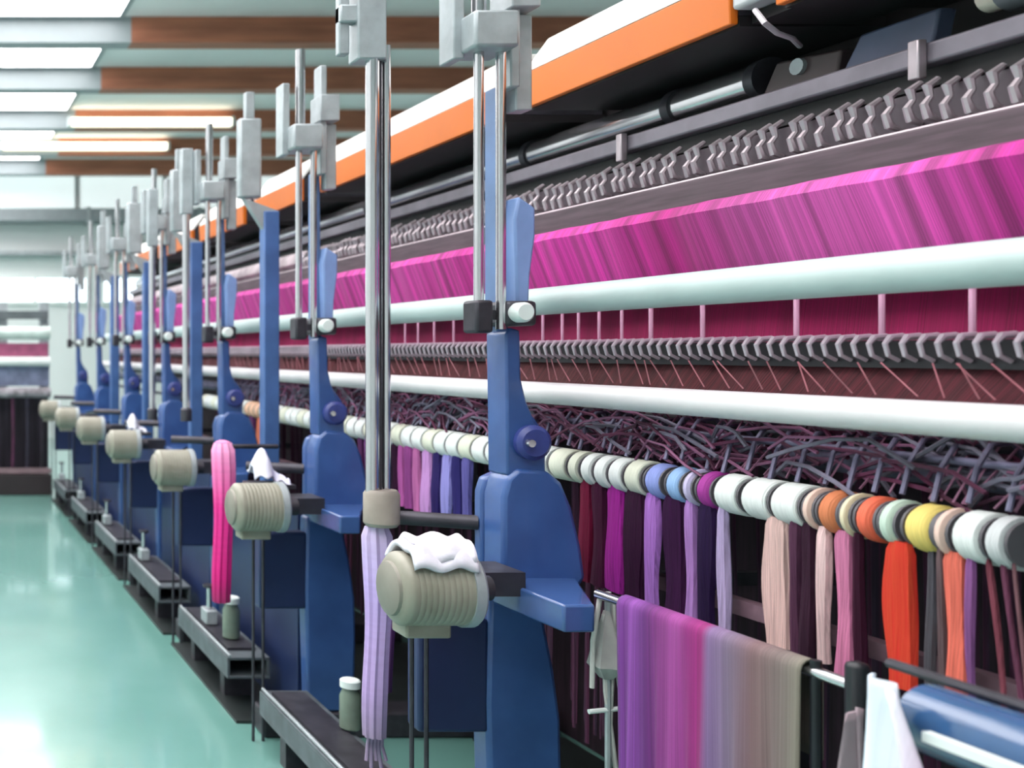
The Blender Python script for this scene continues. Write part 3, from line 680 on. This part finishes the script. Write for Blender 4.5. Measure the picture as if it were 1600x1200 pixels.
# ------------------------------------------------------------------ hanks, towels, bottles
def hank(xc, y_t, y_b, w, X, stops, nm, lab, kn=True):
    p0 = on(xc, y_t, X); p1 = on(xc, y_b, X)
    n = 22; pts = []; rs = []
    W = w * p0.y / F / 2
    for i in range(n + 1):
        t = i / n
        pts.append(p0.lerp(p1, t) + Vector((.006 * math.sin(t * 5), 0, 0)))
        rs.append(W * (1 + .06 * math.sin(t * 9)) * (.75 if i == 0 else 1) * (1 - .25 * t))
    o = MB().path([Vector((p.x, p.y, p.z)) for p in pts], rs, 28, flat=1., lobes=9, amp=.1)
    m = ramp_mat(nm, stops, 'Z', 0, p0.z - p1.z, fine=60, fine_amt=.03, mid=10, mid_amt=.05, bump=.05)
    return o, m, p0, p1
o, m, p0, p1 = hank(588, 822, 1150, 42, 1.255, [(0, (150, 130, 160)), (.2, (178, 150, 200)), (.7, (190, 166, 222)), (1, (206, 188, 226))], 'lavender_yarn', '')
t = thing('yarn_hank', p1, 'long lavender yarn hank hanging below the chrome lifting column', 'yarn')
o.build('yarn', m, t)
tail = MB()
for k in range(5): tail.path([p1 + Vector((.008 * (k - 2), 0, .03)), p1 + Vector((.010 * (k - 2), .01, -.03)), p1 + Vector((.014 * (k - 2), 0, -.07 - .02 * (k % 2)))], .005, 6)
tail.build('fringe', m, t)
o, m, p0, p1 = hank(348, 692, 940, 34, 1.25, [(0, (150, 30, 90)), (.15, (206, 10, 120)), (.6, (222, 40, 140)), (.85, (246, 130, 190)), (1, (250, 170, 212))], 'pink_yarn', '')
t = thing('yarn_hank', p1, 'hot pink yarn hank hanging beside the second motor', 'yarn')
o.build('yarn', m, t)
MB().lathe(p0 + Vector((0, 0, .0)), (0, 0, 1), [(-.05, .03), (-.02, .036), (.005, .03), (.012, .01), (.012, 0)], 16).build('loop_knot', mat('pink_knot', (248, 150, 200), .7), t)
MB().tube(p0 + Vector((0, 0, -.015)), p0 + Vector((.235, 0, -.015)), .01, 10).build('peg', M_dsteel, t)
# purple yarn half hidden behind hank
o, m, p0, p1 = hank(604, 860, 1080, 26, 1.34, [(0, (60, 20, 70)), (1, (120, 60, 140))], 'plum_yarn', '')
t = thing('yarn_hank', p1, 'dark plum yarn hank partly hidden behind the long lavender hank', 'yarn'); o.build('yarn', m, t)
MB().tube((p0.x, p0.y, p0.z - .01), (1.53, 2.765, p0.z - .01), .01, 10).build('peg', M_dsteel, t)
# towels
def towel(cx, cy, z, wx, wy, rgb, nm, lab, drop=.05, layers=2):
    t = thing('towel', (cx, cy, z), lab, 'towel')
    for l in range(layers):
        zz = z + .016 * l; s = 1 - .12 * l
        def fn(u, v):
            x = (u - .5) * wx * s; y = (v - .5) * wy * s
            k = max(0, abs(v - .5) * 2 - .35)
            return (cx + x + .01 * l, cy + y * (1 - .15 * k), zz + .006 * math.sin(u * 11 + l * 2) + .004 * math.sin(v * 13) - drop * k * k * 2.2)
        MB().grid(fn, 20, 20).build('fold', mat(nm + ('_b' if l % 2 else '_a'), rgb if l == 0 else tuple(min(255, c + 8) for c in rgb), .85, var=.05, bump=.3, scale=30), t, solid=.014)
    return t
towel(1.215, 2.48, .93 + .101, .15, .17, (232, 228, 240), 'white_towel', 'folded white towel lying on the nearest motor', drop=.045)
q = at(415, 735, 4.0)
def rag(cx, cy, cz, s, lab, rgb):
    def fn(u, v):
        a = (u - .5) * 2; b = (v - .5) * 2
        return (cx + a * .5 * s, cy + b * .4 * s + .02 * math.sin(a * 4), cz + s * (.9 * math.exp(-((a + .45) ** 2) * 2.2 - b * b * 1.5) + .06 * math.sin(a * 9 + b * 4) + .05 * math.sin(b * 8)))
    o = MB().grid(fn, 24, 24).build('rag', mat('rag_white_%d' % rgb[0], rgb, .85, var=.06, bump=.3), solid=.008)
    return tag(o, lab, 'cloth', 'white rags along the loom')
rag(1.345, 4.06, .995, .13, 'crumpled white rag beside the second motor, below the second frame', (228, 226, 244))
rag(1.345, 6.66, .995, .11, 'small white rag beyond the third motor', (226, 226, 236))
for y in (4.06, 6.66): 
    tag(MB().box(1.26, 1.43, y - .07, y + .07, .965, .985).build('rag_tray', M_dsteel, bevel=.004), 'small dark tray under the white rag beside the %s' % ('second motor' if y < 5 else 'fourth motor'), 'tray')
# base channels
def channel(y0, y1, lab):
    t = thing('base_channel', (1.35, (y0 + y1) / 2, 0), lab, 'base beam', 'grey base channels between the frames')
    b = MB(); x0, x1, za, zb, w = 1.25, 1.43, .13, .22, .012
    b.box(x0, x1, y0, y1, zb - w, zb); b.box(x0, x1, y0, y1, za, za + w); b.box(x0, x0 + w, y0, y1, za + w, zb - w); b.box(x1 - w, x1, y0, y1, za + w, zb - w)
    b.build('channel', M_base, t, bevel=.002)
    MB().box(x0 + .03, x1 - .03, y0 + .1, y1 - .05, zb, zb + .012).build('top_plate', M_dsteel, t)
    MB().tube((x0 + .012, y0, zb + .006), (x0 + .012, y1, zb + .006), .006, 8).build('edge_strip', M_steel, t)
    for yy in (y0 + .15, y1 - .2):
        MB().box(x0 + .03, x1 - .03, yy, yy + .06, 0, za).build('foot', M_dsteel, t)
cl_ = ['near grey base channel running out of the bottom of the picture', 'second grey base channel with an open end, below the pink hank', 'third grey base channel from the camera', 'fourth grey base channel from the camera', 'fifth grey base channel from the camera', 'farthest grey base channel at the end of the loom']
for k in range(6):
    f0 = Y0 + PITCH * k
    channel(f0 + .3, f0 + PITCH - .12 if k == 0 else f0 + PITCH - .15, cl_[k])
def bottle(X, Y, z, s, lab):
    t = thing('oil_bottle', (X, Y, z), lab, 'bottle', 'oil bottles on the base')
    MB().lathe((X, Y, z), (0, 0, 1), [(0, 0), (0, .03 * s), (.005, .034 * s), (.11 * s, .034 * s), (.13 * s, .026 * s), (.14 * s, .024 * s), (.14 * s, 0)], 20).build('bottle_body', mat('bottle_green', (120, 136, 122), .25, var=.15), t)
    MB().lathe((X, Y, z + .14 * s), (0, 0, 1), [(0, 0), (0, .033 * s), (.022 * s, .033 * s), (.026 * s, .028 * s), (.026 * s, 0)], 20).build('cap', M_white, t)
    return t
q = at(547, 1150, 3.45)
bottle(q.x, 3.45, .234, 1.0, 'green oil bottle with white cap below the lavender hank')
bottle(1.34, 4.55, .234, 1.1, 'small green oil bottle with white cap right of the pink hank')
# small grey adjusting units along the base
for k in range(5):
    y = Y0 + PITCH * (k + 1.75) if k else Y0 + PITCH * 1.62
    t = thing('adjuster', (1.30, y, .234), ['grey adjusting unit on the base channel below the pink hank', 'second grey adjusting unit on the base channels from the camera', 'third grey adjusting unit on the base channels from the camera', 'fourth grey adjusting unit on the base channels', 'farthest grey adjusting unit on the base channels'][k], 'adjuster', 'grey adjusting units on the base channels')
    MB().box(1.285, 1.34, y - .05, y + .05, .234, .30).build('block', M_steel, t, bevel=.006)
    MB().tube((1.312, y, .30), (1.312, y, .40), .012, 10).build('screw', M_chrome, t)
    MB().lathe((1.312, y, .40), (0, 0, 1), [(0, 0), (0, .03), (.012, .03), (.012, 0)], 14).build('hand_wheel', M_dsteel, t)

# ------------------------------------------------------------------ second loom across the end of the aisle
YA = 10.75
bl = thing('cross_loom', (0, YA + .5, 0), 'distant dark loom standing across the end of the green aisle', 'loom')
xa, xb = -3.0, 1.28
def bz(y, Y=YA): return H - (y - VY) * Y / F
MB().box(xa, xb, YA, YA + .8, 0, bz(742)).build('base', mat('dark_base', (40, 30, 34), .6), bl, bevel=.01)
MB().box(xa, xb, YA + .02, YA + .05, bz(740), bz(732)).build('foot_rail', mat('foot_rail', (134, 110, 116), .5), bl)
MB().box(xa, xb, YA + .35, YA + .4, bz(742), bz(620)).build('yarn_back', mat('cross_dark', (46, 40, 54), .8, var=.4, scale=3, stretch=(8, 1, .4)), bl)
cols = [(56, 44, 62), (100, 50, 84), (60, 56, 76), (48, 40, 56), (112, 60, 92), (70, 66, 84)]
for k in range(28):
    x = xa + .08 + k * .152
    MB().path([(x, YA + .12, bz(622)), (x + .01, YA + .12, bz(680)), (x, YA + .12, bz(738))], .05, 10, flat=.3, lobes=5, amp=.1).build('yarn_strand', mat('cross_yarn_%d' % (k % 6), cols[k % 6], .8, var=.3), bl)
MB().tube((xa, YA + .1, bz(614)), (xb, YA + .1, bz(614)), .055).build('spool_row', mat('cross_spools', (170, 164, 172), .6, var=.3, scale=14), bl)
MB().box(xa, xb, YA + .2, YA + .3, bz(604), bz(572)).build('blue_band', mat('cross_blue', (132, 142, 172), .5, var=.2), bl)
MB().tube((xa, YA + .14, bz(565)), (xb, YA + .14, bz(565)), .05).build('roller_tube', M_white, bl)
MB().box(xa, xb, YA + .3, YA + .32, bz(558), bz(536)).build('warp_sheet', mat('cross_pink', (206, 110, 150), .7, var=.15), bl)
MB().tube((xa, YA + .16, bz(520)), (xb, YA + .16, bz(520)), .07).build('roller_tube', mat('cross_mint', (206, 222, 216), .4), bl)
MB().box(xa, xb, YA + .3, YA + .4, bz(497), bz(484)).build('top_rail', mat('cross_dark_rail', (92, 100, 104), .5), bl)
for x in (-2.9, -1.6, -.4, .80, 1.25):
    MB().box(x - .05, x + .05, YA + .42, YA + .52, bz(742), bz(470)).build('post', M_steel, bl)

# ------------------------------------------------------------------ camera, light, view
cam = bpy.data.cameras.new('camera'); co = bpy.data.objects.new('camera', cam); COL.objects.link(co)
co.location = (0, 0, H); co.rotation_euler = (PI / 2, 0, 0)
cam.sensor_fit = 'HORIZONTAL'; cam.sensor_width = 36; cam.lens = 36
cam.shift_x = (800 - VX) / 1600; cam.shift_y = -(600 - VY) / 1600
cam.clip_start = .05; cam.clip_end = 100
cam.dof.use_dof = True; cam.dof.focus_distance = 2.5; cam.dof.aperture_fstop = 2.8
SC.camera = co
w = bpy.data.worlds.new('world'); SC.world = w; w.use_nodes = True
w.node_tree.nodes['Background'].inputs[0].default_value = (.8, .9, 1, 1)
w.node_tree.nodes['Background'].inputs[1].default_value = .5
vs = SC.view_settings
vs.view_transform = 'Standard'; vs.look = 'None'; vs.gamma = 1; vs.use_curve_mapping = False
vs.exposure = -0.5
SC.cycles.max_bounces = 8; SC.cycles.diffuse_bounces = 5
